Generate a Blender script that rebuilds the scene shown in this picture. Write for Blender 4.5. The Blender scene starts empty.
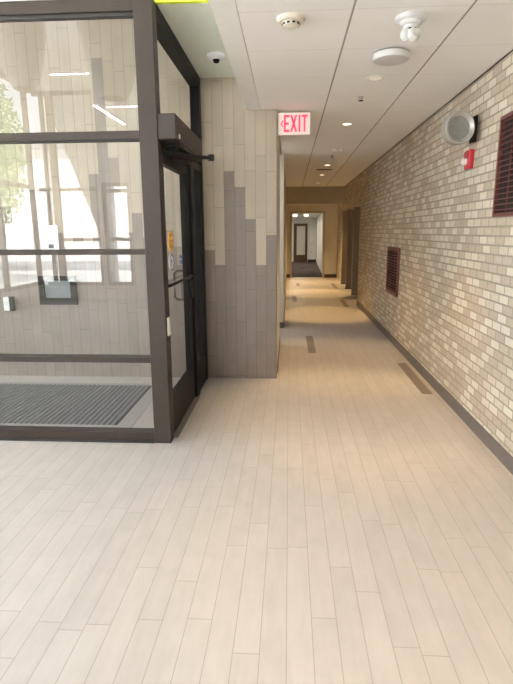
import bpy, math, random
from mathutils import Vector, Matrix
random.seed(7)
PI = math.pi
SC = bpy.context.scene
COL = SC.collection

# ------------------------------------------------------------------ camera
F = 517.0
pitch = .2104
yaw = .063
cd = bpy.data.cameras.new('camera'); cam = bpy.data.objects.new('camera', cd); COL.objects.link(cam)
cd.sensor_fit = 'VERTICAL'; cd.sensor_height = 36.0; cd.lens = F / 684 * 36.0
cd.clip_start = 0.05; cd.clip_end = 300
cam.location = (0, 0, 1.6)
cam.rotation_euler = (Matrix.Rotation(yaw, 3, 'Z') @ Matrix.Rotation(PI / 2 - pitch, 3, 'X') @ Matrix.Rotation(-.0067, 3, 'Z')).to_euler()
SC.camera = cam
SC.view_settings.view_transform = 'Standard'
SC.view_settings.look = 'None'
SC.view_settings.gamma = 1.0
SC.view_settings.use_curve_mapping = False
SC.view_settings.exposure = 0.62
SC.cycles.use_denoising = True
SC.cycles.max_bounces = 10
SC.cycles.diffuse_bounces = 6
SC.cycles.transparent_max_bounces = 24
SC.cycles.sample_clamp_indirect = 6.0

# ------------------------------------------------------------------ daylight
w = bpy.data.worlds.new('sky'); SC.world = w; w.use_nodes = True
nt = w.node_tree; nt.nodes.clear()
wo = nt.nodes.new('ShaderNodeOutputWorld'); bg = nt.nodes.new('ShaderNodeBackground')
sky = nt.nodes.new('ShaderNodeTexSky'); sky.sky_type = 'HOSEK_WILKIE'
sky.sun_direction = (0.35, 0.5, 0.8); sky.turbidity = 4.0; sky.ground_albedo = 0.5
mixs = nt.nodes.new('ShaderNodeMixRGB'); mixs.inputs[0].default_value = 0.75
mixs.inputs[2].default_value = (0.90, 0.95, 1.04, 1)
nt.links.new(sky.outputs[0], mixs.inputs[1]); nt.links.new(mixs.outputs[0], bg.inputs[0])
bg.inputs[1].default_value = 5.0
nt.links.new(bg.outputs[0], wo.inputs[0])
sl = bpy.data.lights.new('sun', 'SUN'); sl.energy = 36.0; sl.color = (1, .97, .92); sl.angle = math.radians(0.6)
so = bpy.data.objects.new('sun', sl); COL.objects.link(so)
so.rotation_euler = Vector((0.25, 0.55, 0.9)).to_track_quat('Z', 'Y').to_euler()


def portal(name, loc, rot, sx, sy):
    l = bpy.data.lights.new(name, 'AREA'); l.shape = 'RECTANGLE'; l.size = sx; l.size_y = sy
    l.cycles.is_portal = True
    o = bpy.data.objects.new(name, l); o.location = loc; o.rotation_euler = rot; COL.objects.link(o)


portal('window_portal', (-3.25, -4.92, 2.4), (PI / 2, 0, PI), 5.3, 4.7)
portal('window_portal', (-6.05, -0.6, 2.6), (PI / 2, 0, PI * 1.5), 8.4, 4.6)
portal('window_portal', (-6.05, 4.55, 1.8), (PI / 2, 0, PI * 1.5), 1.8, 3.4)


# ------------------------------------------------------------------ materials
class NB:
    """small node-tree builder"""
    def __init__(s, name):
        s.m = bpy.data.materials.new(name); s.m.use_nodes = True
        s.t = s.m.node_tree; s.t.nodes.clear()
        s.out = s.t.nodes.new('ShaderNodeOutputMaterial')

    def n(s, typ, **k):
        nd = s.t.nodes.new(typ)
        for a, b in k.items(): setattr(nd, a, b)
        return nd

    def put(s, sock, v):
        if hasattr(v, 'links') or isinstance(v, bpy.types.NodeSocket): s.t.links.new(v, sock)
        else:
            if isinstance(v, (tuple, list)) and len(v) == 3 and sock.type == 'RGBA': v = tuple(v) + (1,)
            sock.default_value = v

    def math(s, op, a, b=0.0, c=0.0):
        nd = s.n('ShaderNodeMath', operation=op)
        s.put(nd.inputs[0], a); s.put(nd.inputs[1], b); s.put(nd.inputs[2], c)
        return nd.outputs[0]

    def mix(s, f, a, b, mode='MIX'):
        nd = s.n('ShaderNodeMixRGB', blend_type=mode)
        s.put(nd.inputs[0], f); s.put(nd.inputs[1], a); s.put(nd.inputs[2], b)
        return nd.outputs[0]

    def xyz(s):
        tc = s.n('ShaderNodeTexCoord'); sp = s.n('ShaderNodeSeparateXYZ')
        s.t.links.new(tc.outputs['Object'], sp.inputs[0]); s.obj = tc.outputs['Object']
        return sp.outputs[0], sp.outputs[1], sp.outputs[2]

    def comb(s, a, b, c=0.0):
        nd = s.n('ShaderNodeCombineXYZ')
        for i, v in enumerate((a, b, c)): s.put(nd.inputs[i], v)
        return nd.outputs[0]

    def noise(s, vec, scale, detail=3.0, rough=.55):
        nd = s.n('ShaderNodeTexNoise'); s.put(nd.inputs['Vector'], vec)
        nd.inputs['Scale'].default_value = scale; nd.inputs['Detail'].default_value = detail
        nd.inputs['Roughness'].default_value = rough
        return nd.outputs['Fac']

    def white(s, v):
        nd = s.n('ShaderNodeTexWhiteNoise', noise_dimensions='1D'); s.put(nd.inputs['W'], v)
        return nd.outputs['Value']

    def rng(s, v, a, b, c, d):
        nd = s.n('ShaderNodeMapRange'); s.put(nd.inputs[0], v)
        for i, q in enumerate((a, b, c, d)): s.put(nd.inputs[i + 1], q)
        return nd.outputs[0]

    def bsdf(s, col, rough=.5, metal=0.0, bump=None, bstr=.2, bdist=.002, spec=.5, emit=None, estr=0):
        p = s.n('ShaderNodeBsdfPrincipled')
        s.put(p.inputs['Base Color'], col); s.put(p.inputs['Roughness'], rough)
        p.inputs['Metallic'].default_value = metal
        p.inputs['Specular IOR Level'].default_value = spec
        if emit is not None:
            s.put(p.inputs['Emission Color'], emit); p.inputs['Emission Strength'].default_value = estr
        if bump is not None:
            b = s.n('ShaderNodeBump'); b.inputs['Strength'].default_value = bstr
            b.inputs['Distance'].default_value = bdist
            s.put(b.inputs['Height'], bump); s.t.links.new(b.outputs[0], p.inputs['Normal'])
        s.t.links.new(p.outputs[0], s.out.inputs[0])
        return s.m


def plain(name, col, rough=.5, metal=0.0, var=.06, scale=12, spec=.5, emit=None, estr=0):
    b = NB(name); b.xyz()
    n = b.noise(b.obj, scale)
    f = b.rng(n, .3, .7, 0, 1)
    c = b.mix(f, tuple(q * (1 - var) for q in col), tuple(min(1, q * (1 + var)) for q in col))
    return b.bsdf(c, rough, metal, spec=spec, emit=emit, estr=estr)


def plank_mat(name, au, av, wd, L, base, joint, off=0.0, rough=.5, var=.05, grain=.08, jw=.0022, jdark=1.0, spec=.5):
    """porcelain planks: rows of width wd across axis au, staggered at random along axis av"""
    b = NB(name); X = b.xyz()
    U = b.math('DIVIDE', b.math('ADD', X[au], off), wd); row = b.math('FLOOR', U); fu = b.math('FRACT', U)
    V = b.math('ADD', b.math('DIVIDE', X[av], L), b.math('MULTIPLY', b.white(b.math('ADD', row, 3.37)), 7.0))
    cl = b.math('FLOOR', V); fv = b.math('FRACT', V)
    du = b.math('MINIMUM', fu, b.math('SUBTRACT', 1.0, fu)); dv = b.math('MINIMUM', fv, b.math('SUBTRACT', 1.0, fv))
    ju = b.math('LESS_THAN', du, jw / wd); jv = b.math('LESS_THAN', dv, jw / L)
    j = b.math('MAXIMUM', ju, jv)
    rid = b.white(b.math('ADD', b.math('MULTIPLY', row, 13.7), b.math('MULTIPLY', cl, 5.31)))
    sc = [1.0, 1.0, 1.0]; 
    st = b.n('ShaderNodeVectorMath', operation='MULTIPLY'); b.put(st.inputs[0], b.obj)
    v3 = [9.0, 9.0, 9.0]; v3[av] = 1.6; st.inputs[1].default_value = v3
    g = b.noise(st.outputs[0], 2.2, 5.0, .6); g2 = b.noise(b.obj, 5.0, 6.0, .65)
    k = b.math('ADD', b.rng(rid, 0, 1, 1 - var, 1 + var),
               b.math('ADD', b.rng(g, .25, .75, -grain, grain), b.rng(g2, .3, .7, -grain * .7, grain * .7)))
    col = b.mix(1.0, base, b.comb(k, k, k), 'MULTIPLY')
    col = b.mix(b.math('MULTIPLY', j, jdark), col, joint)
    h = b.math('SUBTRACT', 1.0, j)
    return b.bsdf(col, rough, bump=h, bstr=.35, bdist=.0015, spec=spec)


def brick_mat():
    b = NB('pale_brick'); X = b.xyz()
    v = b.comb(X[1], X[2])
    t = b.n('ShaderNodeTexBrick'); b.put(t.inputs['Vector'], v)
    t.offset = .5; t.squash = 1.0
    t.inputs['Scale'].default_value = 1.0; t.inputs['Brick Width'].default_value = .162
    t.inputs['Row Height'].default_value = .0677; t.inputs['Mortar Size'].default_value = .0075
    t.inputs['Mortar Smooth'].default_value = .2
    t.inputs['Color1'].default_value = (0, 0, 0, 1); t.inputs['Color2'].default_value = (1, 1, 1, 1)
    t.inputs['Mortar'].default_value = (.3, .3, .3, 1)
    r = b.n('ShaderNodeValToRGB'); b.put(r.inputs[0], t.outputs['Color'])
    e = r.color_ramp.elements
    e[0].position = 0; e[0].color = (.45, .375, .295, 1)
    e[1].position = 1; e[1].color = (.66, .61, .52, 1)
    for p, c in ((.25, (.47, .395, .315, 1)), (.45, (.51, .435, .35, 1)), (.56, (.57, .505, .415, 1)), (.72, (.63, .575, .485, 1))):
        q = e.new(p); q.color = c
    n = b.noise(b.obj, 45, 4, .7); n2 = b.noise(b.obj, 1.3, 3)
    k = b.math('ADD', b.rng(n, .3, .7, .9, 1.1), b.rng(n2, .3, .7, -.05, .05))
    c = b.mix(1.0, r.outputs[0], b.comb(k, k, k), 'MULTIPLY')
    c = b.mix(t.outputs['Fac'], c, (.33, .28, .225))
    h = b.math('ADD', b.math('SUBTRACT', 1.0, t.outputs['Fac']), b.math('MULTIPLY', n, .35))
    return b.bsdf(c, .62, bump=h, bstr=.6, bdist=.006, spec=.35)


def ceiling_mat():
    b = NB('ceiling_tile'); X = b.xyz()
    P = .6425
    U = b.math('DIVIDE', b.math('ADD', X[0], .2975), P); fu = b.math('FRACT', U)
    du = b.math('MINIMUM', fu, b.math('SUBTRACT', 1.0, fu))
    j1 = b.math('LESS_THAN', du, .006 / P)
    V = b.math('DIVIDE', b.math('ADD', X[1], .02), P); fv = b.math('FRACT', V)
    dv = b.math('MINIMUM', fv, b.math('SUBTRACT', 1.0, fv)); j2 = b.math('LESS_THAN', dv, .0022 / P)
    n = b.noise(b.obj, 160, 2, .6); n2 = b.noise(b.obj, 1.2, 2)
    k = b.math('ADD', b.rng(n, .3, .7, .975, 1.01), b.rng(n2, .3, .7, -.015, .015))
    c = b.mix(1.0, (.92, .915, .91), b.comb(k, k, k), 'MULTIPLY')
    c = b.mix(b.math('MULTIPLY', j2, .55), c, (.5, .48, .46)); c = b.mix(b.math('MULTIPLY', j1, .9), c, (.27, .26, .25))
    h = b.math('SUBTRACT', b.math('MULTIPLY', n, .3), j1)
    return b.bsdf(c, .85, bump=h, bstr=.3, bdist=.003, spec=.2)


def glass_mat(name, tint, f0=.04, f90=.96):
    b = NB(name)
    g = b.n('ShaderNodeNewGeometry'); dt = b.n('ShaderNodeVectorMath', operation='DOT_PRODUCT')
    b.t.links.new(g.outputs['Incoming'], dt.inputs[0]); b.t.links.new(g.outputs['Normal'], dt.inputs[1])
    c = b.math('ABSOLUTE', dt.outputs['Value'])
    f = b.math('ADD', b.math('MULTIPLY', b.math('POWER', b.math('SUBTRACT', 1.0, c), 5.0), f90), f0)
    tr = b.n('ShaderNodeBsdfTransparent'); tr.inputs[0].default_value = tint + (1,)
    gl = b.n('ShaderNodeBsdfGlossy'); gl.inputs['Roughness'].default_value = .0; gl.inputs[0].default_value = (1, 1, 1, 1)
    mx = b.n('ShaderNodeMixShader'); b.put(mx.inputs[0], f)
    b.t.links.new(tr.outputs[0], mx.inputs[1]); b.t.links.new(gl.outputs[0], mx.inputs[2])
    b.t.links.new(mx.outputs[0], b.out.inputs[0])
    return b.m


def emit_mat(name, col, s):
    b = NB(name); e = b.n('ShaderNodeEmission'); e.inputs[0].default_value = col + (1,); e.inputs[1].default_value = s
    b.t.links.new(e.outputs[0], b.out.inputs[0]); return b.m


def leaf_mat():
    b = NB('leaf_green'); b.xyz()
    n = b.noise(b.obj, 3.0, 4)
    c = b.mix(b.rng(n, .3, .7, 0, 1), (.05, .13, .03), (.28, .42, .12))
    return b.bsdf(c, .6)


M = {}
M['floor'] = plank_mat('floor_plank', 0, 1, .1045, .915, (.452, .415, .393), (.27, .235, .21), off=.0, rough=.42, spec=.3, var=.035, grain=.06, jw=.0017, jdark=.75)
M['accent'] = plain('accent_tile', (.20, .165, .14), .5, var=.1, scale=20)
PW = .1095
M['panel_light'] = plank_mat('wall_plank_light', 0, 2, PW, .61, (.41, .345, .272), (.27, .22, .17), off=.130, rough=.45, var=.05, grain=.05, jw=.0026)
M['panel_dark'] = plank_mat('wall_plank_dark', 0, 2, PW, .61, (.20, .16, .135), (.10, .08, .07), off=.130, rough=.45, var=.07, grain=.09, jw=.0022, jdark=.85)
M['brick'] = brick_mat()
M['ceiling'] = ceiling_mat()
M['white'] = plain('white_paint', (.86, .86, .84), .8, var=.02)
M['high_ceiling'] = plain('green_bounce_paint', (.70, .74, .65), .85, var=.02)  # green bounce from the lime surfaces is tinted into this colour
M['lime'] = plain('lime_paint', (.62, .72, .05), .6, var=.03)
M['cream'] = plain('cream_paint', (.70, .67, .61), .75, var=.03)
M['tan'] = plain('tan_paint', (.50, .45, .345), .75, var=.03)
M['bronze'] = plain('bronze_anodised', (.033, .024, .020), .5, metal=.0, var=.08, scale=30, spec=.3)
M['black'] = plain('black_anodised', (.010, .0095, .0095), .5, metal=.0, spec=.15, var=.1)
M['dark_rail'] = plain('dark_gasket', (.02, .018, .018), .5, var=.1)
M['operator'] = plain('operator_bronze', (.030, .023, .020), .5, metal=.0, spec=.3, var=.06)
M['glass'] = glass_mat('glass_pane', (.96, .965, .96), .09)
M['ext_glass'] = glass_mat('glass_exterior', (.95, .97, .96), .04)
M['steel'] = plain('brushed_steel', (.45, .45, .44), .38, metal=.8, var=.06, scale=40)
M['grey_metal'] = plain('grey_painted_metal', (.46, .45, .43), .38, metal=.5, var=.05)
M['grey_dark'] = plain('grey_grille_metal', (.25, .25, .245), .55, metal=.4, var=.2, scale=120)
M['base'] = plain('rubber_base', (.15, .125, .115), .55, var=.08)
M['base_dark'] = plain('dark_wood_base', (.05, .032, .022), .5, var=.1)
M['oxide'] = plain('oxide_red_metal', (.155, .05, .042), .45, metal=.2, var=.12, scale=30)
M['slate'] = plain('slate_grey', (.20, .22, .24), .8, var=.05, spec=.2)
M['void'] = plain('duct_shade', (.012, .009, .008), .9)
M['plastic'] = plain('white_plastic', (.78, .78, .77), .4, var=.02)
M['ivory'] = plain('ivory_plastic', (.74, .70, .60), .45, var=.02)
M['grey_plastic'] = plain('grey_plastic', (.66, .67, .68), .4, var=.02)
M['red'] = plain('red_plastic', (.50, .02, .035), .35, var=.04)
M['lens'] = plain('clear_lens', (.85, .83, .82), .12, var=.02)
M['exit_face'] = plain('exit_face', (.80, .74, .68), .5, var=.01, emit=(1, .86, .78), estr=.10)
M['exit_red'] = plain('exit_red', (.80, .03, .10), .5, var=.01, emit=(1, .03, .12), estr=.55)
M['lamp'] = emit_mat('warm_lamp', (1, .84, .58), 2.2)
M['lamp_off'] = plain('frosted_lens', (.85, .82, .74), .5, var=.02, emit=(1, .9, .7), estr=.25)
M['tube'] = emit_mat('led_tube', (1, .98, .95), 26)
M['mat_bar'] = plain('mat_rail', (.16, .165, .175), .7, metal=.1, var=.2, scale=60)
M['mat_gap'] = plain('mat_base', (.02, .021, .024), .85, var=.2)
M['mat_frame'] = plain('mat_frame_stone', (.33, .32, .31), .6, var=.06)
M['yellow'] = plain('yellow_vinyl', (.80, .50, .03), .4, var=.02)
M['blue'] = plain('blue_vinyl', (.03, .10, .36), .4, var=.02)
M['red_ink'] = plain('red_ink', (.50, .05, .03), .5, var=.02)
M['ink'] = plain('dark_ink', (.06, .06, .07), .6, var=.02)
M['paper'] = plain('white_paper', (.82, .83, .84), .8, var=.01)
M['carpet'] = None
b = NB('grey_brown_carpet'); b.xyz(); n = b.noise(b.obj, 4, 6, .7)
M['carpet'] = b.bsdf(b.mix(b.rng(n, .35, .65, 0, 1), (.075, .058, .055), (.15, .12, .115)), .95, spec=.1)
M['brown'] = plain('brown_wood', (.10, .052, .028), .45, var=.15, scale=10)
M['post'] = plain('taupe_steel_post', (.25, .20, .15), .5, var=.06)
M['dark_door'] = plain('dark_brown_door', (.025, .017, .012), .5, var=.1)
M['concrete'] = plain('sunlit_concrete', (.72, .71, .69), .9, var=.05, scale=2)
M['render'] = plain('pale_stucco', (.75, .73, .70), .9, var=.04)
M['asphalt'] = plain('asphalt', (.22, .22, .23), .9, var=.1)
M['leaf'] = leaf_mat()
M['bark'] = plain('bark', (.16, .11, .07), .9, var=.2)
M['shade'] = plain('linen_shade', (.80, .76, .68), .8, var=.03)
M['gold'] = plain('brass_trim', (.55, .42, .2), .4, metal=.6)


# ------------------------------------------------------------------ mesh helpers
class MB:
    def __init__(s): s.v = []; s.f = []; s.mi = []; s.sm = []

    def add(s, vs, fs, mi=0, smooth=False, mat=None):
        o = len(s.v)
        for q in vs: s.v.append(tuple(mat @ Vector(q)) if mat else tuple(q))
        for f in fs: s.f.append(tuple(o + i for i in f)); s.mi.append(mi); s.sm.append(smooth)
        return s

    def box(s, x0, x1, y0, y1, z0, z1, mi=0, mat=None, c=0.0):
        x0, x1 = sorted((x0, x1)); y0, y1 = sorted((y0, y1)); z0, z1 = sorted((z0, z1))
        if c <= 0:
            vs = [(x, y, z) for z in (z0, z1) for y in (y0, y1) for x in (x0, x1)]
            fs = [(0, 2, 3, 1), (4, 5, 7, 6), (0, 1, 5, 4), (2, 6, 7, 3), (0, 4, 6, 2), (1, 3, 7, 5)]
            return s.add(vs, fs, mi, False, mat)
        # chamfered box
        X = (x0, x1); Y = (y0, y1); Z = (z0, z1); vs = []; idx = {}
        def sg(i): return 1 if i == 0 else -1
        for i in (0, 1):
            for j in (0, 1):
                for k in (0, 1):
                    for a in range(3):
                        p = [X[i] + sg(i) * c, Y[j] + sg(j) * c, Z[k] + sg(k) * c]
                        p[a] = (X[i], Y[j], Z[k])[a]
                        idx[i, j, k, a] = len(vs); vs.append(tuple(p))
        fs = []
        for a in range(3):
            u, v = [q for q in range(3) if q != a]
            for s0 in (0, 1):
                q = []
                for (m, n_) in ((0, 0), (1, 0), (1, 1), (0, 1)):
                    t = [0, 0, 0]; t[a] = s0; t[u] = m; t[v] = n_
                    q.append(idx[t[0], t[1], t[2], a])
                fs.append(tuple(q))
            for m in (0, 1):
                for n_ in (0, 1):
                    t0 = [0, 0, 0]; t0[u] = m; t0[v] = n_; t1 = t0[:]; t1[a] = 1
                    fs.append((idx[t0[0], t0[1], t0[2], u], idx[t1[0], t1[1], t1[2], u],
                               idx[t1[0], t1[1], t1[2], v], idx[t0[0], t0[1], t0[2], v]))
        for i in (0, 1):
            for j in (0, 1):
                for k in (0, 1): fs.append(tuple(idx[i, j, k, a] for a in range(3)))
        return s.add(vs, fs, mi, False, mat)

    def lathe(s, prof, seg=32, mi=0, mat=None, smooth=True, cap=True):
        """prof: list of (r, z) along the z axis"""
        vs = []; fs = []; n = len(prof)
        for i in range(seg):
            a = 2 * PI * i / seg
            for r, z in prof: vs.append((r * math.cos(a), r * math.sin(a), z))
        for i in range(seg):
            j = (i + 1) % seg
            for k in range(n - 1): fs.append((i * n + k, j * n + k, j * n + k + 1, i * n + k + 1))
        if cap:
            fs.append(tuple(i * n for i in range(seg))[::-1]); fs.append(tuple(i * n + n - 1 for i in range(seg)))
        return s.add(vs, fs, mi, smooth, mat)

    def tube(s, pts, r, seg=10, mi=0):
        P = [Vector(p) for p in pts]; vs = []; fs = []
        for i, p in enumerate(P):
            d = (P[min(i + 1, len(P) - 1)] - P[max(i - 1, 0)]).normalized()
            u = d.cross(Vector((0, 0, 1)))
            if u.length < .01: u = d.cross(Vector((1, 0, 0)))
            u.normalize(); v = d.cross(u)
            for k in range(seg):
                a = 2 * PI * k / seg; vs.append(tuple(p + (u * math.cos(a) + v * math.sin(a)) * r))
        for i in range(len(P) - 1):
            for k in range(seg):
                l = (k + 1) % seg; fs.append((i * seg + k, i * seg + l, (i + 1) * seg + l, (i + 1) * seg + k))
        fs.append(tuple(range(seg))[::-1]); fs.append(tuple((len(P) - 1) * seg + k for k in range(seg)))
        return s.add(vs, fs, mi, True)

    def build(s, name, mats, parent=None, loc=None):
        me = bpy.data.meshes.new(name); me.from_pydata(s.v, [], s.f)
        if not isinstance(mats, (list, tuple)): mats = [mats]
        for m in mats: me.materials.append(M[m])
        for p, mi, sm in zip(me.polygons, s.mi, s.sm): p.material_index = mi; p.use_smooth = sm
        me.update()
        import bmesh
        bm = bmesh.new(); bm.from_mesh(me); bmesh.ops.recalc_face_normals(bm, faces=bm.faces); bm.to_mesh(me); bm.free()
        if any(s.sm):
            try: me.set_sharp_from_angle(angle=math.radians(40))
            except Exception: pass
        o = bpy.data.objects.new(name, me); COL.objects.link(o)
        if parent is not None: o.parent = parent
        if loc: o.location = loc
        return o


def tag(o, label=None, cat=None, group=None, kind=None):
    if label: o['label'] = label
    if cat: o['category'] = cat
    if group: o['group'] = group
    if kind: o['kind'] = kind
    return o


def empty(name, loc=(0, 0, 0), rz=0.0, **k):
    o = bpy.data.objects.new(name, None); o.location = loc; o.rotation_euler = (0, 0, rz); o.empty_display_size = .05
    COL.objects.link(o); tag(o, **k); return o


def struct(name, mb, mats, label, cat, parent=None):
    o = mb.build(name, mats, parent)
    if parent is None: tag(o, label, cat, kind='structure')
    return o


def copy_tree(o, parent=None):
    c = o.copy(); COL.objects.link(c); c.parent = parent
    for ch in list(o.children): copy_tree(ch, c)
    return c


# ------------------------------------------------------------------ key dimensions
ZC = 2.795      # corridor tile ceiling
ZH = 3.10      # raised entry ceiling
ZL = 5.60       # tall lobby ceiling
XR = 1.512       # brick wall
XB = -.413       # bulkhead left edge
YF = 3.70       # storefront plane
YP = 5.545       # plank wall
XS = -.908       # side glazing plane
YB = -4.80      # lobby window wall behind the camera
XW = -5.90      # lobby west glass wall

# ------------------------------------------------------------------ floor
struct('floor', MB().box(XW, XR + .4, YB, 18.5, -.12, 0), 'floor', 'pale beige porcelain plank floor of the lobby and corridor', 'floor')
struct('floor', MB().box(-1.5, 2.2, 18.5, 29, -.12, 0), 'carpet', 'dark grey brown carpet in the room past the corridor', 'floor')

# dark accent planks
acc = [((1.34, 5.04, 6.29), 'dark taupe accent plank in the floor beside the brick wall, nearest the camera'),
       ((.27, 6.80, 7.95), 'dark taupe accent plank in mid corridor just past the plank clad wall'),
       ((1.205, 11.14, 12.4), 'dark taupe accent plank in the floor near the three corridor posts'),
       ((.085, 11.93, 13.07), 'small far accent plank on the left of the corridor floor'),
       ((1.30, 14.8, 16.2), 'far accent plank on the right before the open doorway'),
       ((.23, 15.5, 16.45), 'farthest accent plank on the left before the open doorway')]
for (x, y0, y1), lab in acc:
    tag(MB().box(x, x + .1055, y0, y1, -.002, .0012).build('accent_plank', 'accent'), lab, 'floor tile', 'dark accent planks in the corridor floor')

# ------------------------------------------------------------------ ceilings
struct('ceiling', MB().box(XB + .12, XR + .02, YB, 14.8, ZC, ZC + .06), 'ceiling', 'white acoustic tile ceiling of the corridor', 'ceiling')
struct('ceiling', MB().box(-1.5, 2.0, 14.9, 18.4, 2.62, 2.68), 'cream', 'lower painted ceiling past the corridor header', 'ceiling')
struct('ceiling', MB().box(-3.2, -.12, 7.35, 8.62, ZC, ZC + .06), 'white', 'white ceiling of the side passage', 'ceiling')
struct('ceiling', MB().box(-1.5, 2.2, 18.5, 29, 2.30, 2.38), 'white', 'white ceiling of the carpeted far room', 'ceiling')
struct('ceiling', MB().box(XS - .02, XB + .002, 3.826, YP, ZH, ZH + .06), 'high_ceiling', 'raised ceiling above the glass door, green bounce tinted into its colour', 'ceiling')
struct('ceiling', MB().box(XW - .2, XB, YB - .2, YF + .12, ZL, ZL + .1), 'white', 'tall white lobby ceiling', 'ceiling')
struct('ceiling', MB().box(XW, XS - .06, YF + .06, YP, 3.75, 3.83), 'white', 'white vestibule ceiling', 'ceiling')
# bulkhead strip between both ceilings
bk = MB().box(XB, XB + .119, YB, YP - .002, ZC - .002, ZC + .05)
bk.box(XB - .02, XB, YB, 3.825, ZC - .002, ZL); bk.box(XB - .02, XB, 3.825, YP - .002, ZC - .002, ZH + .05)
struct('trim_1', bk, 'white', 'white painted bulkhead edge left of the tile ceiling', 'trim')
struct('trim_2', MB().box(XS - .05, XB - .021, 3.79, 3.825, ZH - .004, ZL), 'lime', 'lime green painted fascia above the glass corner', 'trim')

# ------------------------------------------------------------------ plank clad wall (stepped two-tone)
tops = [1.564, 1.252, 1.729, 2.052, 2.211, 1.253, 1.411,
        1.50, 1.75, 1.45, 1.62, 1.30, 1.55, 1.80, 1.60, 2.36, 3.31, 2.20, 1.50, 1.75, 1.45, 1.60, 2.05, 2.05, 1.56, 1.56, 1.88, 1.88,
        2.3, 1.7, 1.5, 1.9, 2.2, 2.6, 2.1, 1.7, 1.4, 1.8, 2.3, 2.0, 1.6, 1.5, 1.9, 2.2, 1.8, 1.5, 1.7, 1.9, 2.1, 1.6, 1.5, 1.8, 2.0, 1.7, 1.5]
pw = MB(); x1 = -.130
for i, t in enumerate(tops):
    x0 = x1 - PW
    if x0 < XW: x0 = XW
    zt = (ZC if x1 > XB else ZH) if x1 > XS + .02 else 3.75
    pw.add([(x0, YP, 0), (x1, YP, 0), (x1, YP, t), (x0, YP, t)], [(0, 1, 2, 3)], 1)
    pw.add([(x0, YP, t), (x1, YP, t), (x1, YP, zt), (x0, YP, zt)], [(0, 1, 2, 3)], 0)
    x1 = x0
    if x1 <= XW: break
pw.add([(-.130, YP, 0), (-.130, YP + .25, 0), (-.130, YP + .25, ZC), (-.130, YP, ZC)], [(0, 1, 2, 3)], 0)
pw.add([(XW, YP, 0), (-.130, YP, 0), (-.130, YP + .25, 0), (XW, YP + .25, 0), (XW, YP, 3.75), (-.130, YP, 3.75), (-.130, YP + .25, 3.75), (XW, YP + .25, 3.75)],
       [(3, 2, 6, 7), (0, 3, 7, 4)], 0)
struct('wall_left', pw, ['panel_light', 'panel_dark'], 'wall clad in vertical beige planks over a stepped taupe plank pattern', 'wall')

# corridor left wall pieces
struct('wall_left', MB().box(-.35, -.128, YP + .25, 7.35, 0, ZC), 'cream', 'cream corridor wall just behind the plank clad wall', 'wall')
struct('wall_left', MB().box(-.45, -.088, 8.62, 18.4, 0, ZC), 'cream', 'long cream corridor wall past the side passage', 'wall')
struct('wall_left', MB().box(-3.3, -3.2, 7.25, 8.72, 0, ZC), 'white', 'end wall of the side passage', 'wall')
struct('wall_left', MB().box(-3.2, -.35, 7.25, 7.35, 0, ZC), 'white', 'near wall of the side passage', 'wall')
struct('wall_left', MB().box(-3.2, -.45, 8.62, 8.72, 0, ZC), 'white', 'far wall of the side passage', 'wall')
struct('baseboard_left', MB().box(-.128, -.118, YP + .25, 7.36, 0, .1).box(-.35, -.118, 7.35, 7.36, 0, .1), 'base', 'dark base along the first cream wall', 'baseboard')
struct('baseboard_left', MB().box(-.088, -.078, 8.61, 18.3, 0, .1).box(-.45, -.078, 8.61, 8.62, 0, .1), 'base', 'dark base along the far cream wall', 'baseboard')

# ------------------------------------------------------------------ brick wall (right)
bw = MB()
bw.box(XR, XR + .4, YB, 11.5, 0, ZC + .3)
struct('wall_right', bw, 'brick', 'long right wall of pale mixed beige brick', 'wall')
struct('wall_right', MB().box(XR, XR + .4, 11.5, 16.6, 2.18, ZC + .3), 'brick', 'brick lintel above the recess with posts', 'wall')
struct('wall_right', MB().box(XR + .16, XR + .4, 16.6, 18.4, 0, 2.9), 'brick', 'short far brick wall before the open doorway', 'wall')
struct('wall_right', MB().box(XR + .34, XR + .4, 11.5, 16.6, 0, 2.18), 'tan', 'tan wall inside the recess with posts', 'wall')
struct('baseboard_right', MB().box(XR - .012, XR, YB, 11.5, 0, .105), 'base', 'taupe tile base along the brick wall', 'baseboard')
struct('trim_3', MB().box(XR - .009, XR - .001, YB, 14.8, ZC - .007, ZC), 'black', 'dark thin edge trim where ceiling meets brick', 'trim')
for i, (y, lab) in enumerate([(13.35, 'tall taupe steel post in the brick recess, nearest of the three'),
                              (14.8, 'tall taupe steel post, middle one of the three'),
                              (16.15, 'tall taupe steel post nearest the far doorway')]):
    r = empty('steel_post', (XR + .175, y, 0), label=lab, cat='post', group='posts along the corridor recess')
    MB().box(-.08, .07, -.05, .05, .015, 2.18, c=.006).build('shaft', 'post', r)
    MB().box(-.085, .125, -.065, .065, 0, .015).build('base_plate', 'base_dark', r)
for i, y in enumerate((14.05, 15.5)):
    d = empty('door_%d' % (i + 3), (XR + .335, y, 0), label=('dark brown door in the brick recess between the first two posts', 'dark brown door in the brick recess before the last post')[i], cat='door', kind='structure')
    MB().box(-.04, 0, -.48, .48, 0, 2.05).build('door_leaf', 'dark_door', d)
    MB().box(-.06, 0, -.55, -.48, 0, 2.12).box(-.06, 0, .48, .55, 0, 2.12).box(-.06, 0, -.48, .48, 2.05, 2.12).build('door_frame', 'post', d)
    MB().tube([(-.04, -.4, 1), (-.09, -.4, 1), (-.09, -.28, 1)], .01).build('door_handle', 'steel', d)

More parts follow.
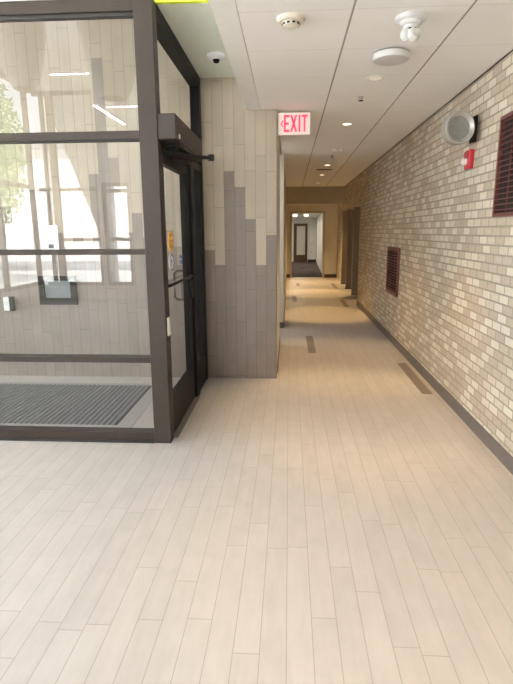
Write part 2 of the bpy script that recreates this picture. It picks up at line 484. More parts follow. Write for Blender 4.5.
# header and end wall
struct('wall_far', MB().box(-.088, XR, 14.8, 14.9, 2.335, ZC + .3), 'tan', 'tan header wall crossing the corridor above head height', 'wall')
ew = MB().box(-1.5, .09, 18.4, 18.5, 0, 2.9).box(1.18, 2.0, 18.4, 18.5, 0, 2.9).box(.09, 1.18, 18.4, 18.5, 2.215, 2.9)
struct('wall_far', ew, 'cream', 'tan end wall of the corridor around the open doorway', 'wall')
struct('baseboard_far', MB().box(1.24, XR + .16, 18.385, 18.4, 0, .12).box(-.078, .04, 18.385, 18.4, 0, .12), 'base_dark', 'dark base of the corridor end wall', 'baseboard')
struct('trim_4', MB().box(.04, .095, 18.37, 18.52, 0, 2.27).box(1.175, 1.235, 18.37, 18.52, 0, 2.27).box(.095, 1.175, 18.37, 18.52, 2.21, 2.27), 'tan', 'tan casing of the open doorway at the corridor end', 'trim')
# far room
struct('wall_far', MB().box(-1.5, 2.2, 28, 28.1, 0, 2.6), 'white', 'white back wall of the carpeted room', 'wall')
fr = MB(); fr.add([(1.24, 18.52, 0), (1.44, 28, 0), (1.44, 28, 2.6), (1.24, 18.52, 2.6), (1.5, 18.52, 0), (1.6, 28, 0), (1.6, 28, 2.6), (1.5, 18.52, 2.6)],
                  [(0, 1, 2, 3), (4, 5, 6, 7), (0, 4, 7, 3), (1, 5, 6, 2), (3, 2, 6, 7), (0, 1, 5, 4)])
struct('wall_right', fr, 'white', 'white right wall of the carpeted room', 'wall')
struct('wall_left', MB().box(-1.5, -1.4, 18.5, 28, 0, 2.6), 'white', 'white left wall of the carpeted room', 'wall')
struct('baseboard_far', MB().box(.99, 1.44, 27.98, 28, 0, .13), 'base_dark', 'dark base on the back wall of the carpeted room', 'baseboard')
d = empty('door_2', (.605, 27.99, 0), label='brown framed door with pale panel at the very end of the view', cat='door', kind='structure')
MB().box(-.36, -.27, -.06, 0, 0, 2.0).box(.28, .36, -.06, 0, 0, 2.0).box(-.27, .28, -.06, 0, 1.92, 2.0).build('door_frame', 'brown', d)
lf = MB().box(-.27, -.20, -.04, 0, 0, 1.92).box(.24, .28, -.04, 0, 0, 1.92).box(-.20, .24, -.04, 0, 0, .37).box(-.20, .24, -.04, 0, 1.87, 1.92).build('door_leaf', 'brown', d)
MB().box(-.20, .24, -.03, -.01, .37, 1.87).build('panel', 'cream', lf)
MB().tube([(.26, -.04, .95), (.26, -.09, .95), (.16, -.09, .95)], .014).build('door_handle', 'steel', d)
for z, nm, lab in ((.95, 'light_switch', 'small wall switch on the far room wall'), (.52, 'wall_outlet', 'small wall outlet low on the far room wall')):
    r = empty(nm, (1.18, 27.99, z), label=lab, cat='switch' if nm == 'light_switch' else 'outlet')
    MB().box(-.04, .04, -.008, .009, -.06, .06, c=.002).build('plate', 'ivory', r)
    MB().box(-.012, .012, -.016, -.008, -.02, .02).build('toggle' if nm == 'light_switch' else 'socket', 'grey_plastic', r)

# ------------------------------------------------------------------ storefront glazing
TK = .05
post_x0, post_x1 = -1.030, -.900
w1 = empty('window_1', (0, 0, 0), label='bronze framed storefront glazing between lobby and vestibule', cat='window', kind='structure')
xl = XW + .0
MB().box(post_x0, post_x1, YF - .0, YF + .11, 0, ZH, c=.004).build('corner_post', 'bronze', w1)
# horizontal members (face, dark lower gasket)
def rail(z0, z1, parent, g=.022, name='transom'):
    MB().box(xl, post_x0, YF + .008, YF + .10, z0, z1).build(name, 'bronze', parent)
rail(3.022, 3.1, w1, name='top_rail'); rail(2.228, 2.282, w1); rail(1.443, 1.482, w1); rail(.642, .681, w1); rail(0, .085, w1, name='bottom_rail')
gk = MB()
for z0, z1 in ((3.0, 3.022), (2.220, 2.228), (.634, .642)): gk.box(xl, post_x0, YF + .03, YF + .08, z0, z1)
gk.box(xl, post_x0, YF - .004, YF + .008, .0, .018)
gk.build('gasket', 'dark_rail', w1)
MB().box(-3.42, -3.36, YF + .006, YF + .1, .085, 3.022).build('mullion', 'bronze', w1)
MB().box(-5.88, -5.82, YF + .006, YF + .1, .085, 3.022).build('mullion', 'bronze', w1)
for z0, z1 in ((2.282, 3.0), (1.482, 2.220), (.681, 1.443), (.085, .634)):
    MB().add([(-3.36, YF + .055, z0), (post_x0, YF + .055, z0), (post_x0, YF + .055, z1), (-3.36, YF + .055, z1)], [(0, 1, 2, 3)]).build('glass_pane', 'glass', w1)
    MB().add([(-5.82, YF + .055, z0), (-3.42, YF + .055, z0), (-3.42, YF + .055, z1), (-5.82, YF + .055, z1)], [(0, 1, 2, 3)]).build('glass_pane', 'glass', w1)
struct('wall_front', MB().box(XW, XS - .02, YF, YF + .12, 3.1, ZL), 'white', 'white wall above the storefront glazing', 'wall')

# side glazing and door (plane x = XS)
sg = empty('window_2', (0, 0, 0), label='black framed side glazing with transom beside the door', cat='window', kind='structure')
MB().box(XS - .08, XS + .01, YF + .11, YP - .002, 3.0, ZH).build('top_rail', 'black', sg)
MB().box(XS - .08, XS + .01, YF + .11, YP - .002, 2.19, 2.26).build('transom', 'black', sg)
MB().box(XS - .08, XS + .012, YP - .09, YP - .002, 0, 3.0).build('jamb', 'black', sg)
MB().box(XS - .08, XS + .02, 4.83, 4.98, 0, 2.19).build('mullion', 'black', sg)
MB().box(XS - .07, XS + .005, 4.98, YP - .09, 0, .32).build('bottom_rail', 'black', sg)
MB().box(XS - .07, XS + .005, 4.98, 5.06, .32, 2.19).build('stile', 'black', sg)
MB().box(XS - .07, XS + .005, 5.38, YP - .09, .32, 2.19).build('stile', 'black', sg)
MB().add([(XS - .035, 5.06, .32), (XS - .035, 5.38, .32), (XS - .035, 5.38, 2.19), (XS - .035, 5.06, 2.19)], [(0, 1, 2, 3)]).build('glass_pane', 'glass', sg)
MB().add([(XS - .035, YF + .11, 2.26), (XS - .035, YP - .09, 2.26), (XS - .035, YP - .09, 3.0), (XS - .035, YF + .11, 3.0)], [(0, 1, 2, 3)]).build('glass_pane', 'glass', sg)
struct('wall_left', MB().box(XS - .08, XS - .03, YF + .12, YP, ZH, 3.83), 'white', 'wall band between the raised ceiling and the vestibule ceiling', 'wall')
struct('trim_5', MB().box(XS - .06, XS + .04, YF + .12, 4.83, 0, .012, c=.003), 'grey_dark', 'ribbed metal threshold under the glass door', 'trim')

dr = empty('door_1', (XS - .03, 3.83, 0), label='narrow stile glass door in a dark bronze frame with decals', cat='door', kind='structure')
DY = .98
MB().box(-.025, .025, 0, .055, .015, 2.17).build('stile', 'bronze', dr)
MB().box(-.025, .025, DY - .13, DY, .015, 2.17).build('stile', 'black', dr)
MB().box(-.025, .025, .055, DY - .13, 2.09, 2.17).build('top_rail', 'black', dr)
MB().box(-.025, .025, .055, DY - .13, .015, .32).build('bottom_rail', 'black', dr)
MB().add([(0, .055, .32), (0, DY - .13, .32), (0, DY - .13, 2.09), (0, .055, 2.09)], [(0, 1, 2, 3)]).build('glass_pane', 'glass', dr)
MB().tube([(.02, -.01, 1.205), (.045, .0, 1.205), (.045, DY - .06, 1.205), (.02, DY - .03, 1.205)], .012).build('push_bar', 'black', dr)
MB().tube([(-.02, .90, 1.25), (-.09, .90, 1.25), (-.115, .90, 1.225), (-.115, .90, 1.01), (-.09, .90, .985), (-.02, .90, .985)], .011).build('pull_handle', 'black', dr)
MB().box(.025, .05, .86, .96, 1.0, 1.17, c=.006).build('lock_box', 'black', dr)


def disc(r, y, z, x, name, mat, parent, mi=0):
    o = MB(); n = 40
    vs = [(x, y + r * math.cos(2 * PI * k / n), z + r * math.sin(2 * PI * k / n)) for k in range(n)]
    vs += [(x - .0008, a[1], a[2]) for a in vs]
    fs = [tuple(range(n)), tuple(range(n, 2 * n))[::-1]] + [(k, (k + 1) % n, n + (k + 1) % n, n + k) for k in range(n)]
    o.add(vs, fs); return o.build(name, mat, parent)


def text_mesh(txt, size, name, mat, parent, matrix, align='CENTER', xs=1.0):
    cu = bpy.data.curves.new(name, 'FONT'); cu.body = txt; cu.size = size; cu.align_x = align; cu.align_y = 'CENTER'; cu.extrude = .0004
    t = bpy.data.objects.new(name, cu); COL.objects.link(t)
    dg = bpy.context.evaluated_depsgraph_get(); dg.update()
    me = bpy.data.meshes.new_from_object(t.evaluated_get(dg)); bpy.data.objects.remove(t)
    me.transform(matrix @ Matrix.Diagonal((xs, 1, 1, 1))); me.materials.clear(); me.materials.append(M[mat])
    o = bpy.data.objects.new(name, me); COL.objects.link(o); o.parent = parent; return o


def yz(x, y, z):   # text on a wall facing +x, reading along +y
    return Matrix.Translation((x, y, z)) @ Matrix(((0, 0, 1, 0), (1, 0, 0, 0), (0, 1, 0, 0), (0, 0, 0, 1)))


dc = disc(.080, .29, 1.53, .004, 'caution_decal', 'yellow', dr); dc['label'] = 'round yellow decal with red lettering'
text_mesh('CAUTION', .030, 'lettering', 'red_ink', dc, yz(.0055, .29, 1.575))
text_mesh('AUTOMATIC', .026, 'lettering', 'red_ink', dc, yz(.0055, .29, 1.53))
text_mesh('DOOR', .032, 'lettering', 'red_ink', dc, yz(.0055, .29, 1.487))
dc2 = disc(.066, .29, 1.363, .004, 'entry_decal', 'paper', dr); dc2['label'] = 'round blue and white decal'
rg = MB(); n = 36
for k in range(n):
    a0, a1 = 2 * PI * k / n, 2 * PI * (k + 1) / n
    rg.add([(.0052, .29 + r * math.cos(a), 1.363 + r * math.sin(a)) for r, a in ((.065, a0), (.065, a1), (.052, a1), (.052, a0))], [(0, 1, 2, 3)])
rg.add([(.0052, .29 + u, 1.363 + v) for u, v in ((-.012, -.035), (.012, -.035), (.012, .005), (.028, .005), (0, .036), (-.028, .005), (-.012, .005))], [tuple(range(7))])
rg.build('arrow_and_ring', 'blue', dc2)
dc3 = disc(.040, .66, 1.37, .004, 'entry_decal', 'blue', dr); dc3['label'] = 'small blue decal'
MB().box(.0045, .0055, .635, .685, 1.363, 1.377).build('white_bar', 'paper', dc3)

# push plate on the post
r = empty('push_plate', (post_x1 + .001, YF + .06, .91), label='small pale plate with rounded corners on the dark corner post', cat='switch plate')
MB().box(0, .012, -.035, .035, -.07, .07, c=.004).build('plate', 'ivory', r)
MB().box(.012, .016, -.015, .015, -.03, .03, c=.001).build('button', 'grey_plastic', r)

# door operator
op = empty('door_operator', (-.902, 3.71, 2.222), label='long dark bronze automatic door operator box above the door', cat='door operator')
MB().box(0, .128, 0, 1.07, 0, .168, c=.006).build('cover', 'operator', op)
MB().box(.005, .12, 0.13, 1.05, -.02, -.001).build('underside', 'black', op)
MB().box(.128, .1295, .09, .13, .02, .05).build('badge', 'ivory', op)
arm = MB().lathe([(.03, 0), (.03, .045)], 20, mat=Matrix.Translation((.07, .22, -.06))).box(.055, .085, .2, .24, -.04, -.02).build('arm_pivot', 'black', op)
MB().tube([(.05, .22, -.05), (.10, .5, -.04), (.235, .95, .0)], .015).build('arm', 'black', op)
MB().tube([(.0, .42, -.075), (.10, .66, -.04), (.235, .93, .0)], .011).tube([(.23, .93, -.025), (.23, .93, .025)], .026).build('arm_rod', 'bronze', op)

# ------------------------------------------------------------------ vestibule contents
mt = empty('entrance_mat', (0, 0, 0), label='large dark grey ribbed walk off mat sunk in the vestibule floor', cat='mat')
MX0, MX1, MY0, MY1 = -5.2, -1.44, 4.05, 5.20
MB().box(MX0, MX1, MY0, MY1, .0005, .003).build('mat_base', 'mat_gap', mt)
q = MB(); x = MX0 + .012
while x < MX1 - .03: q.box(x, x + .031, MY0 + .005, MY1 - .005, .003, .011); x += .0485
q.build('ribs', 'mat_bar', mt)
MB().box(MX0 - .1, MX1 + .13, MY0 - .09, MY0, .0005, .006).box(MX0 - .1, MX1 + .13, MY1, MY1 + .07, .0005, .006).box(MX1, MX1 + .13, MY0, MY1, .0005, .006).box(MX0 - .1, MX0, MY0, MY1, .0005, .006).build('frame', 'mat_frame', mt)

r = empty('door_actuator', (-3.10, YP - .001, .835), label='small white door actuator box on the plank wall inside the vestibule', cat='switch')
MB().box(.012, .06, -.05, 0, -.08, .08, c=.004).build('housing', 'black', r)
MB().box(-.045, .02, -.055, 0, -.075, .075, c=.004).build('button_plate', 'plastic', r)
MB().box(-.03, .005, -.058, -.055, -.01, .03).build('button', 'grey_plastic', r)

r = empty('framed_panel', (-2.53, YP - .001, 1.09), label='black framed grey panel hung on the vestibule plank wall behind the glass', cat='wall panel')
MB().box(-.21, .21, -.03, 0, -.265, -.19).box(-.21, .21, -.03, 0, .0, .05).box(-.21, -.145, -.03, 0, -.19, .0).box(.145, .21, -.03, 0, -.19, .0).build('frame', 'black', r)
MB().box(-.145, .145, -.015, 0, -.19, .0).build('panel', 'slate', r)

r = empty('paper_notice', (-1.735, YF + .0545, 1.565), label='white paper notice taped to the storefront glass', cat='notice')
MB().box(-.052, .052, -.002, -.001, -.088, .088).build('sheet', 'paper', r)
q = MB()
for k in range(6): q.box(-.04, .04 - .012 * (k % 3), -.003, -.002, .065 - k * .017, .07 - k * .017)
q.build('printed_lines', 'grey_dark', r)
MB().box(-.025, .015, -.003, -.002, -.075, -.045).build('printed_block', 'ink', r)

# ------------------------------------------------------------------ exit sign
ex = empty('exit_sign', (-.120, 5.552, 2.658), label='white EXIT sign with red letters and left chevron at the corridor corner', cat='exit sign')
MB().box(.012, .325, 0, .05, -.105, .105, c=.004).build('housing', 'exit_face', ex)
MB().box(.0, .014, .005, .045, -.1, .1).build('mounting_bracket', 'ivory', ex)
L = MB()
def bar(x0, x1, z0, z1): L.box(x0, x1, -.004, .001, z0, z1)
def slant(xa, za, xb, zb, wd):
    L.add([(xa, -.004, za), (xa + wd, -.004, za), (xb + wd, -.004, zb), (xb, -.004, zb), (xa, .001, za), (xa + wd, .001, za), (xb + wd, .001, zb), (xb, .001, zb)],
          [(0, 1, 2, 3), (4, 5, 6, 7), (0, 1, 5, 4), (1, 2, 6, 5), (2, 3, 7, 6), (3, 0, 4, 7)])
zb, zt, s_ = -.078, .082, .017
bar(.062, .062 + s_, zb, zt); bar(.062, .118, zt - .02, zt); bar(.062, .118, zb, zb + .02); bar(.062, .110, -.009, .011)
slant(.124, zb, .175, zt, .019); slant(.175, zb, .124, zt, .019)
bar(.208, .208 + s_, zb, zt)
bar(.238, .298, zt - .02, zt); bar(.2595, .2765, zb, zt - .02)
slant(.026, .0, .046, .03, .012); slant(.046, -.03, .026, .0, .012)
L.build('lettering', 'exit_red', ex)

# ------------------------------------------------------------------ ceiling devices
def ring(name, ro, ri, z0, z1, mat, parent): return MB().lathe([(ro, z1), (ro, z0 + .002), (ro - .004, z0), (ri, z0 + .003), (ri, z1)], 40, cap=False).build(name, mat, parent)

r = empty('smoke_detector', (.003, 3.29, ZC), label='round ivory smoke detector on the ceiling tile nearest the bulkhead', cat='smoke detector')
MB().lathe([(.09, 0), (.09, -.012), (.075, -.03), (.055, -.033)], 40).build('base', 'ivory', r)
MB().lathe([(.055, -.033), (.052, -.055), (.04, -.064), (.0, -.066)], 40, cap=False).build('sensor_head', 'ivory', r)
q = MB()
for k in range(10):
    a = 2 * PI * k / 10
    q.box(.050, .056, -.009, .009, -.053, -.041, mat=Matrix.Rotation(a, 4, 'Z'))
q.build('vent_slots', 'black', r); r.scale = (.92, .92, .75)

r = empty('security_camera', (.69, 3.33, ZC), label='white ball jointed security camera hanging from the ceiling tile', cat='security camera')
MB().lathe([(.105, 0), (.105, -.012), (.098, -.022), (.075, -.03), (.07, -.045), (.055, -.055)], 40).build('mount', 'grey_plastic', r)
MB().lathe([(.05, -.055), (.052, -.075), (.03, -.082)], 32).build('neck', 'grey_plastic', r)
hd = MB()
for sx in (-.028, .030):
    pr = [(0, -.045)] + [(.038 * math.sin(a), -.045 * math.cos(a)) for a in [PI * i / 8 for i in range(1, 8)]] + [(0, .045)]
    hd.lathe(pr, 20, cap=False, mat=Matrix.Translation((sx, 0, -.105)) @ Matrix.Rotation(.25, 4, 'Y'))
hd.build('head', 'grey_plastic', r)
MB().lathe([(.03, 0), (.032, .05), (.025, .07), (0, .074)], 24, mat=Matrix.Translation((.005, -.02, -.085)) @ Matrix.Rotation(PI - .5, 4, 'X')).build('barrel', 'plastic', r)
MB().box(-.022, .022, -.05, -.03, -.085, -.078).build('slot', 'black', r); r.scale = (.86, .86, .86)

r = empty('ceiling_speaker', (.69, 3.93, ZC), label='flat white round drum fixture hanging just under the ceiling tile', cat='ceiling fixture')
MB().lathe([(.135, -.012), (.142, -.018), (.142, -.055), (.136, -.064), (.10, -.067), (0, -.068)], 48, cap=False).build('drum', 'grey_plastic', r)
MB().lathe([(.10, 0), (.10, -.014)], 32).build('mounting_plate', 'plastic', r); r.scale = (.87, .87, .8)

r = empty('dome_camera', (-.64, 4.86, ZH), label='small white dome camera on the raised ceiling by the glass', cat='security camera')
MB().lathe([(.078, 0), (.078, -.02), (.06, -.035), (.03, -.042)], 36).build('base', 'plastic', r)
MB().lathe([(.03, -.038), (.029, -.052), (.02, -.066), (0, -.071)], 24, cap=False).build('lens_ball', 'black', r)


def downlight(x, y, z, lab, power, on=True, rr=.073, spot=1.15, blend=.6, group='recessed corridor downlights'):
    r = empty('downlight', (x, y, z), label=lab, cat='downlight', group=group)
    MB().lathe([(rr, 0), (rr, -.003), (rr - .006, -.006), (rr * .72, -.004), (rr * .70, .0)], 40, cap=False).build('trim_ring', 'plastic', r)
    MB().lathe([(rr * .70, -.0015), (0, -.0016)], 32, cap=False).build('lamp_lens', 'lamp' if on else 'lamp_off', r)
    if power:
        l = bpy.data.lights.new('downlight_lamp', 'SPOT'); l.energy = power; l.color = (1, .66, .29); l.spot_size = spot; l.spot_blend = blend; l.shadow_soft_size = .05
        o = bpy.data.objects.new('downlight_lamp', l); o.location = (0, 0, -.03); o.parent = r; COL.objects.link(o)
    return r


DL = [(.678, 4.54, 'recessed round downlight nearest the camera, past the white drum', 110),
      (.652, 6.35, 'recessed round downlight second from the camera', 100),
      (.70, 10.1, 'recessed downlight third from the camera, about mid corridor', 200),
      (.705, 11.8, 'recessed downlight fourth from the camera', 110),
      (.72, 13.7, 'recessed downlight fifth from the camera, before the header', 230)]
for x, y, lab, p in DL: downlight(x, y, ZC, lab, p, on=y > 5, spot=.85 if y > 9 else 1.15)
downlight(.70, 16.0, 2.62, 'downlight behind the corridor header', 210, spot=1.7)
downlight(.70, 17.6, 2.62, 'last downlight before the open doorway', 60)
downlight(.67, 2.4, ZC, 'downlight above and just ahead of the camera', 75)
downlight(.67, .3, ZC, 'downlight directly above the camera position', 30)

for y, x, lab in ((5.13, .647, 'dark sprinkler head nearest the camera'), (8.86, .684, 'sprinkler head in mid corridor ceiling')):
    r = empty('sprinkler_head', (x, y, ZC), label=lab, cat='sprinkler', group='corridor sprinkler heads')
    MB().lathe([(.03, 0), (.03, -.003), (.012, -.008), (.012, -.02)], 24).build('escutcheon', 'grey_dark', r)
    q = MB().tube([(-.012, 0, -.015), (-.016, 0, -.03), (0, 0, -.045)], .003).tube([(.012, 0, -.015), (.016, 0, -.03), (0, 0, -.045)], .003)
    q.build('frame_arms', 'black', r)
    MB().lathe([(.028, -.045), (.028, -.048)], 16).build('deflector', 'black', r); r.scale = (.8, .8, .7)
for x, y, lab in ((.67, 8.24, 'small round ivory ceiling sensor left of the far sprinkler'), (.76, 8.24, 'small round ivory ceiling sensor right of its twin')):
    r = empty('ceiling_sensor', (x, y, ZC), label=lab, cat='sensor', group='small ceiling sensors')
    MB().lathe([(.035, 0), (.035, -.01), (.02, -.02)], 24).build('base', 'ivory', r)
    MB().lathe([(.015, -.02), (.01, -.03), (0, -.032)], 16, cap=False).build('eye', 'grey_plastic', r)
r = empty('air_vent', (.68, 10.75, ZC), label='slim brown slotted air vent in the far ceiling', cat='vent')
MB().box(-.15, .15, -.06, .06, -.008, -.001).build('frame', 'post', r)
q = MB()
for k in range(4): q.box(-.14, .14, -.045 + k * .025, -.035 + k * .025, -.012, -.008)
q.build('blades', 'black', r)

# ------------------------------------------------------------------ things on the brick wall
cx, cy, cz = 1.335, 4.42, 2.39
hs = empty('horn_speaker', (cx, cy, cz), rz=.16, label='large round grey metal speaker mounted high on the brick wall', cat='speaker')
T = Matrix.Rotation(PI / 2, 4, 'X')   # local z -> -y
MB().lathe([(0, -.075), (.112, -.075), (.122, -.068), (.126, -.004), (.123, .008), (.112, .012), (.088, -.012)], 56, mat=T, cap=False).build('housing', 'grey_metal', hs)
MB().lathe([(.088, -.020), (.080, -.022), (.0, -.0225)], 56, cap=False, mat=T @ Matrix.Translation((0, 0, .008))).build('grille_face', 'grey_dark', hs)
MB().box(.04, .15, .05, .09, -.05, .05).build('bracket', 'black', hs)
MB().box(.145, .155, .02, .12, -.10, .10).build('wall_plate', 'black', hs)
for k in range(4):
    a = PI / 4 + k * PI / 2
    MB().lathe([(.006, 0), (.005, .004)], 10, mat=T @ Matrix.Translation((.117 * math.cos(a), .117 * math.sin(a), .010))).build('screw', 'steel', hs)

al = empty('fire_strobe', (XR, 4.63, 2.175), label='small red fire alarm strobe with clear dome below the round speaker', cat='fire alarm')
MB().box(-.04, 0, -.065, .065, -.075, .075, c=.006).build('housing', 'red', al)
MB().box(-.05, -.04, -.05, .05, .02, .065, c=.003).build('sounder', 'red', al)
MB().lathe([(.03, .04), (.03, .052), (.022, .072), (0, .08)], 24, mat=Matrix.Translation((0, .02, -.015)) @ Matrix.Rotation(-PI / 2, 4, 'Y')).build('strobe_dome', 'lens', al)


def louver(y0, y1, z0, z1, nslat, nv, lab, fw=.026):
    r = empty('wall_grille', (XR, (y0 + y1) / 2, z0), label=lab, cat='vent grille', group='oxide red louvre grilles on the brick wall')
    a, c_, h = -(y1 - y0) / 2, (y1 - y0) / 2, z1 - z0
    MB().box(-.028, 0, a, a + fw, 0, h).box(-.028, 0, c_ - fw, c_, 0, h).box(-.028, 0, a + fw, c_ - fw, 0, fw).box(-.028, 0, a + fw, c_ - fw, h - fw, h).build('frame', 'oxide', r)
    MB().box(-.003, -.001, a + fw, c_ - fw, fw, h - fw).build('void_shade', 'void', r)  # black sheet painted as the shade of the void behind the slats
    st = (h - 2 * fw) / nslat
    for k in range(nslat):
        z = fw + (k + .5) * st
        q = MB(); q.add([(-.030, a + fw, z - .004), (-.030, c_ - fw, z - .004), (-.008, c_ - fw, z), (-.008, a + fw, z),
                         (-.030, a + fw, z + .004), (-.030, c_ - fw, z + .004), (-.008, c_ - fw, z + .008), (-.008, a + fw, z + .008)],
                        [(0, 1, 2, 3), (4, 5, 6, 7), (0, 1, 5, 4), (2, 3, 7, 6), (0, 3, 7, 4), (1, 2, 6, 5)])
        q.build('slat', 'oxide', r)
    for k in range(nv):
        y = a + fw + (k + 1) * (c_ - a - 2 * fw) / (nv + 1)
        MB().box(-.012, -.004, y - .006, y + .006, fw, h - fw).build('vertical_bar', 'oxide', r)
louver(2.94, 4.0, 1.693, 2.378, 17, 5, 'large dark red metal louvre grille cut by the right edge of the view')
louver(7.24, 8.05, .70, 1.37, 14, 2, 'smaller dark red metal louvre grille low on the brick wall', .05)

# ------------------------------------------------------------------ far room light
r = empty('ceiling_light', (.45, 21.0, 2.3), label='small dome light on the ceiling of the carpeted far room', cat='ceiling light')
MB().lathe([(.10, 0), (.10, -.03), (.05, -.05)], 24).build('canopy', 'steel', r)
for sx in (-.22, .22):
    MB().tube([(0, 0, -.04), (sx * .7, 0, -.06), (sx, 0, -.06)], .012).build('arm', 'steel', r)
    MB().lathe([(.0, -.14), (.08, -.12), (.1, -.08), (.06, -.05)], 20, cap=False, mat=Matrix.Translation((sx, 0, 0))).build('glass_shade', 'lamp', r)
for yy, pw_ in ((22.0, 18), (25.5, 20)):
    l = bpy.data.lights.new('room_lamp', 'AREA'); l.shape = 'DISK'; l.size = .3; l.energy = pw_; l.color = (1, .90, .70)
    o = bpy.data.objects.new('room_lamp', l); o.location = (.3, yy, 2.28); COL.objects.link(o)

# side passage lamp
r = empty('passage_light', (-1.2, 8.0, ZC), label='square flat light in the side passage ceiling', cat='ceiling light')
MB().box(-.3, .3, -.3, .3, -.02, 0, c=.004).build('frame', 'plastic', r)
MB().box(-.27, .27, -.27, .27, -.023, -.02).build('diffuser', 'lamp_off', r)
l = bpy.data.lights.new('passage_lamp', 'AREA'); l.size = .5; l.energy = 14; l.color = (1, .93, .86)
o = bpy.data.objects.new('passage_lamp', l); o.location = (0, 0, -.03); o.parent = r; COL.objects.link(o)

# ------------------------------------------------------------------ lobby shell behind the camera
wb = MB().box(XW - .2, XR + .4, YB - .2, YB, 4.75, ZL + .1).box(XW - .2, -4.47, YB - .2, YB, 0, .34).box(-4.47, -4.39, YB - .2, YB, 0, 4.75)
wb.box(-4.39, -3.0, YB - .2, YB, 2.74, 4.75).box(-3.73, -3.0, YB - .2, YB, 0, 2.74).box(-4.39, -3.73, YB - .2, YB, 0, .34).box(-.6, XR + .4, YB - .2, YB, 0, 4.75)
struct('wall_back', wb, 'cream', 'lobby wall around the tall windows behind the camera', 'wall')
q = MB(); pg = [(-5.78, 5.0), (-5.80, 4.47), (-4.82, 1.79), (-4.68, 0), (-4.42, 0), (-4.42, 5.0)]  # invented wing, outline shaped to edge the bright patch mirrored in the glass
q.add([(x, -5.5, z) for x, z in pg] + [(x, -5.8, z) for x, z in pg], [tuple(range(6)), tuple(range(11, 5, -1))] + [(k, (k + 1) % 6, 6 + (k + 1) % 6, 6 + k) for k in range(6)])
struct('wall_back', q, 'render', 'added sloping stucco slab outside the lobby window, shaped for its slanted reflection', 'wall')
struct('wall_left', MB().box(XW - .2, XW, YB, YF + .1, 4.86, ZL).box(XW - .2, XW, YB, YF + .1, 0, .38), 'cream', 'low and high wall bands of the glazed lobby side', 'wall')
struct('wall_left', MB().box(XW - .2, XW, YF + .1, YP + .25, 3.3, 3.83), 'white', 'band above the vestibule outer doors', 'wall')


def window(name, a, b, z0, z1, axis, pos, vs, hs_, lab):
    r = empty(name, (0, 0, 0), label=lab, cat='window', kind='structure')
    def bx(u0, u1, w0, w1, d=.05):
        return MB().box(u0, u1, pos - d, pos + d, w0, w1) if axis == 'x' else MB().box(pos - d, pos + d, u0, u1, w0, w1)
    for v in vs: bx(v - .04, v + .04, z0, z1).build('mullion', 'post', r)
    for h_ in hs_: bx(a, b, h_ - .04, h_ + .04, .045).build('transom', 'post', r)
    if axis == 'x': g = [(a, pos, z0), (b, pos, z0), (b, pos, z1), (a, pos, z1)]
    else: g = [(pos, a, z0), (pos, b, z0), (pos, b, z1), (pos, a, z1)]
    MB().add(g, [(0, 1, 2, 3)]).build('glass_pane', 'ext_glass', r)
    return r


window('window_3', XW, -4.47, .34, 4.75, 'x', YB - .1, [XW + .2, -5.55, -5.47, -4.5], [.38, 1.44, 2.6, 4.71], 'tall lobby window behind the camera, seen only as reflection')
window('window_4', -4.39, -3.73, .34, 2.74, 'x', YB - .1, [-4.36, -3.76], [.38, 1.44, 2.56, 2.7], 'narrow lobby window beside the tall one')
window('added_window_7', -3.0, -.6, 0, 4.75, 'x', YB - .1, [-2.96, -1.8, -.64], [.05, 2.6, 4.71], 'added unseen glazing straight behind the camera that lets in daylight')  # unseen window added behind the camera for more daylight inside
window('window_5', YB, YF + .1, .38, 4.86, 'y', XW - .1, [-4.7, -3.2, -1.6, 0, 1.6, 3.2], [.42, 2.65, 4.82], 'tall glazed side of the lobby toward the trees')
window('window_6', YF + .1, YP, 0, 3.3, 'y', XW - .1, [3.75, 4.6, 5.45], [.05, 2.3, 3.26], 'outer glazed entrance of the vestibule')


def linear(x, y, z, ln, rz, lab):
    r = empty('linear_pendant', (x, y, z), rz=rz, label=lab, cat='pendant light', group='slim white linear pendants in the lobby')
    MB().box(-ln / 2, ln / 2, -.035, .035, 0, .05).build('housing', 'plastic', r)
    MB().box(-ln / 2 + .01, ln / 2 - .01, -.03, .03, -.008, 0).build('diffuser', 'tube', r)
    l = bpy.data.lights.new('added_uplight', 'AREA'); l.shape = 'RECTANGLE'; l.size = ln; l.size_y = .06; l.energy = 35 * ln; l.color = (1, .98, .95)  # upward light added to brighten the lobby ceiling
    lo = bpy.data.objects.new('added_uplight', l); lo.location = (0, 0, .06); lo.rotation_euler = (PI, 0, 0); lo.parent = r; COL.objects.link(lo)
    for s in (-1, 1): MB().tube([(s * ln * .4, 0, .05), (s * ln * .4, 0, ZL - z)], .003, 6).build('suspension_wire', 'steel', r)
linear(-5.1, -1.9, 4.8, 1.9, PI / 2, 'linear pendant along the glazed lobby side')
linear(-4.35, -3.8, 4.8, 1.2, 0, 'linear pendant crossing near the tall lobby window')
linear(-3.6, -3.4, 3.9, 1.8, PI / 2, 'low linear pendant running toward the lobby entrance')
linear(-3.0, -2.9, 3.95, 1.0, 0, 'low linear pendant crossing the lobby')


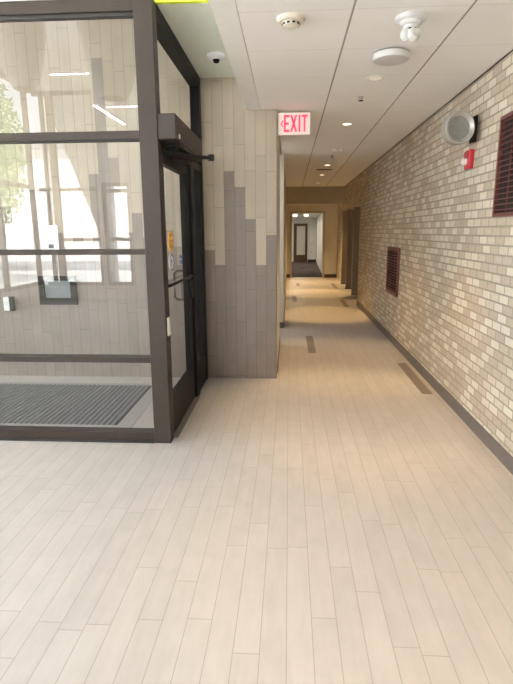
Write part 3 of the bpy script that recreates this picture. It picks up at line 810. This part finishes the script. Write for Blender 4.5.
def shade(x, y, z, sc, lab):
    r = empty('fabric_pendant', (x, y, z), label=lab, cat='pendant light', group='large linen pendants in the lobby')
    MB().lathe([(.16 * sc, 0), (.24 * sc, .15 * sc), (.32 * sc, .45 * sc), (.38 * sc, .8 * sc), (.36 * sc, 1.0 * sc), (.1 * sc, 1.05 * sc)], 40, cap=False).build('shade', 'shade', r)
    MB().tube([(0, 0, 1.0 * sc), (0, 0, ZL - z)], .008, 8).build('cord', 'steel', r)
shade(-4.05, -.8, 3.75, 1.0, 'cream fabric pendant farther to the lobby side')
shade(-2.35, .2, 3.35, 1.1, 'cream fabric pendant nearer the storefront')
for x, y in ((-4.9, .6), (-3.2, .6), (-3.2, -1.6)):
    downlight(x, y, ZL, 'round downlight high in the lobby ceiling', 0, rr=.11, on=True, group='lobby ceiling downlights')

# ------------------------------------------------------------------ outside
struct('ground', MB().box(-60, 40, -70, YB - .2, -.2, -.03).box(-60, XW - .2, YB - .2, 30, -.2, -.03), 'concrete', 'sunlit pale pavement outside', 'ground')
struct('ground', MB().box(-60, 40, -22, -15, -.03, -.01), 'asphalt', 'road strip outside', 'ground')
r = empty('neighbour_building', (-10, -34, 0), label='pale stucco building across the road', cat='building')
MB().box(-14, 9, -6, 0, 0, 8).build('walls', 'render', r)
MB().box(-14.5, 9.5, -6.5, .5, 8, 8.5).build('roof', 'asphalt', r)
for k in range(0): MB().box(-12 + k * 3.4, -10.4 + k * 3.4, 0, .05, 2.5, 4.8).build('window', 'dark_door', r)


def tree(x, y, h, sp, lab):
    r = empty('leafy_tree', (x, y, 0), label=lab, cat='tree', group='trees outside the lobby glass')
    MB().tube([(0, 0, 0), (.05, .03, h * .35), (-.05, .05, h * .8)], .14, 8).build('trunk', 'bark', r)
    q = MB(); rnd = random.Random(int(x * 10))
    for k in range(3800):
        a = rnd.uniform(0, 2 * PI); ph = math.acos(rnd.uniform(-1, 1)); rr = rnd.uniform(.45, 1.0) ** .5
        c = Vector((sp * rr * math.sin(ph) * math.cos(a), sp * rr * math.sin(ph) * math.sin(a), h * .62 + h * .42 * rr * math.cos(ph)))
        u = Vector((rnd.uniform(-1, 1), rnd.uniform(-1, 1), rnd.uniform(-1, 1))).normalized()
        v = u.cross(Vector((rnd.uniform(-1, 1), rnd.uniform(-1, 1), rnd.uniform(-1, 1)))).normalized(); s = rnd.uniform(.06, .12)
        q.add([c - u * s, c + v * s * .5, c + u * s, c - v * s * .5], [(0, 1, 2, 3)])
    tag(q.build('foliage', 'leaf', r), kind=None)
tree(-9.9, -8.4, 6.5, 1.9, 'leafy tree outside the corner of the lobby glass')
tree(-12.6, -12.9, 7.5, 2.1, 'leafy tree farther out beyond the lobby corner')
tree(-9.0, -4.2, 6.0, 1.7, 'leafy tree outside the glazed lobby side')
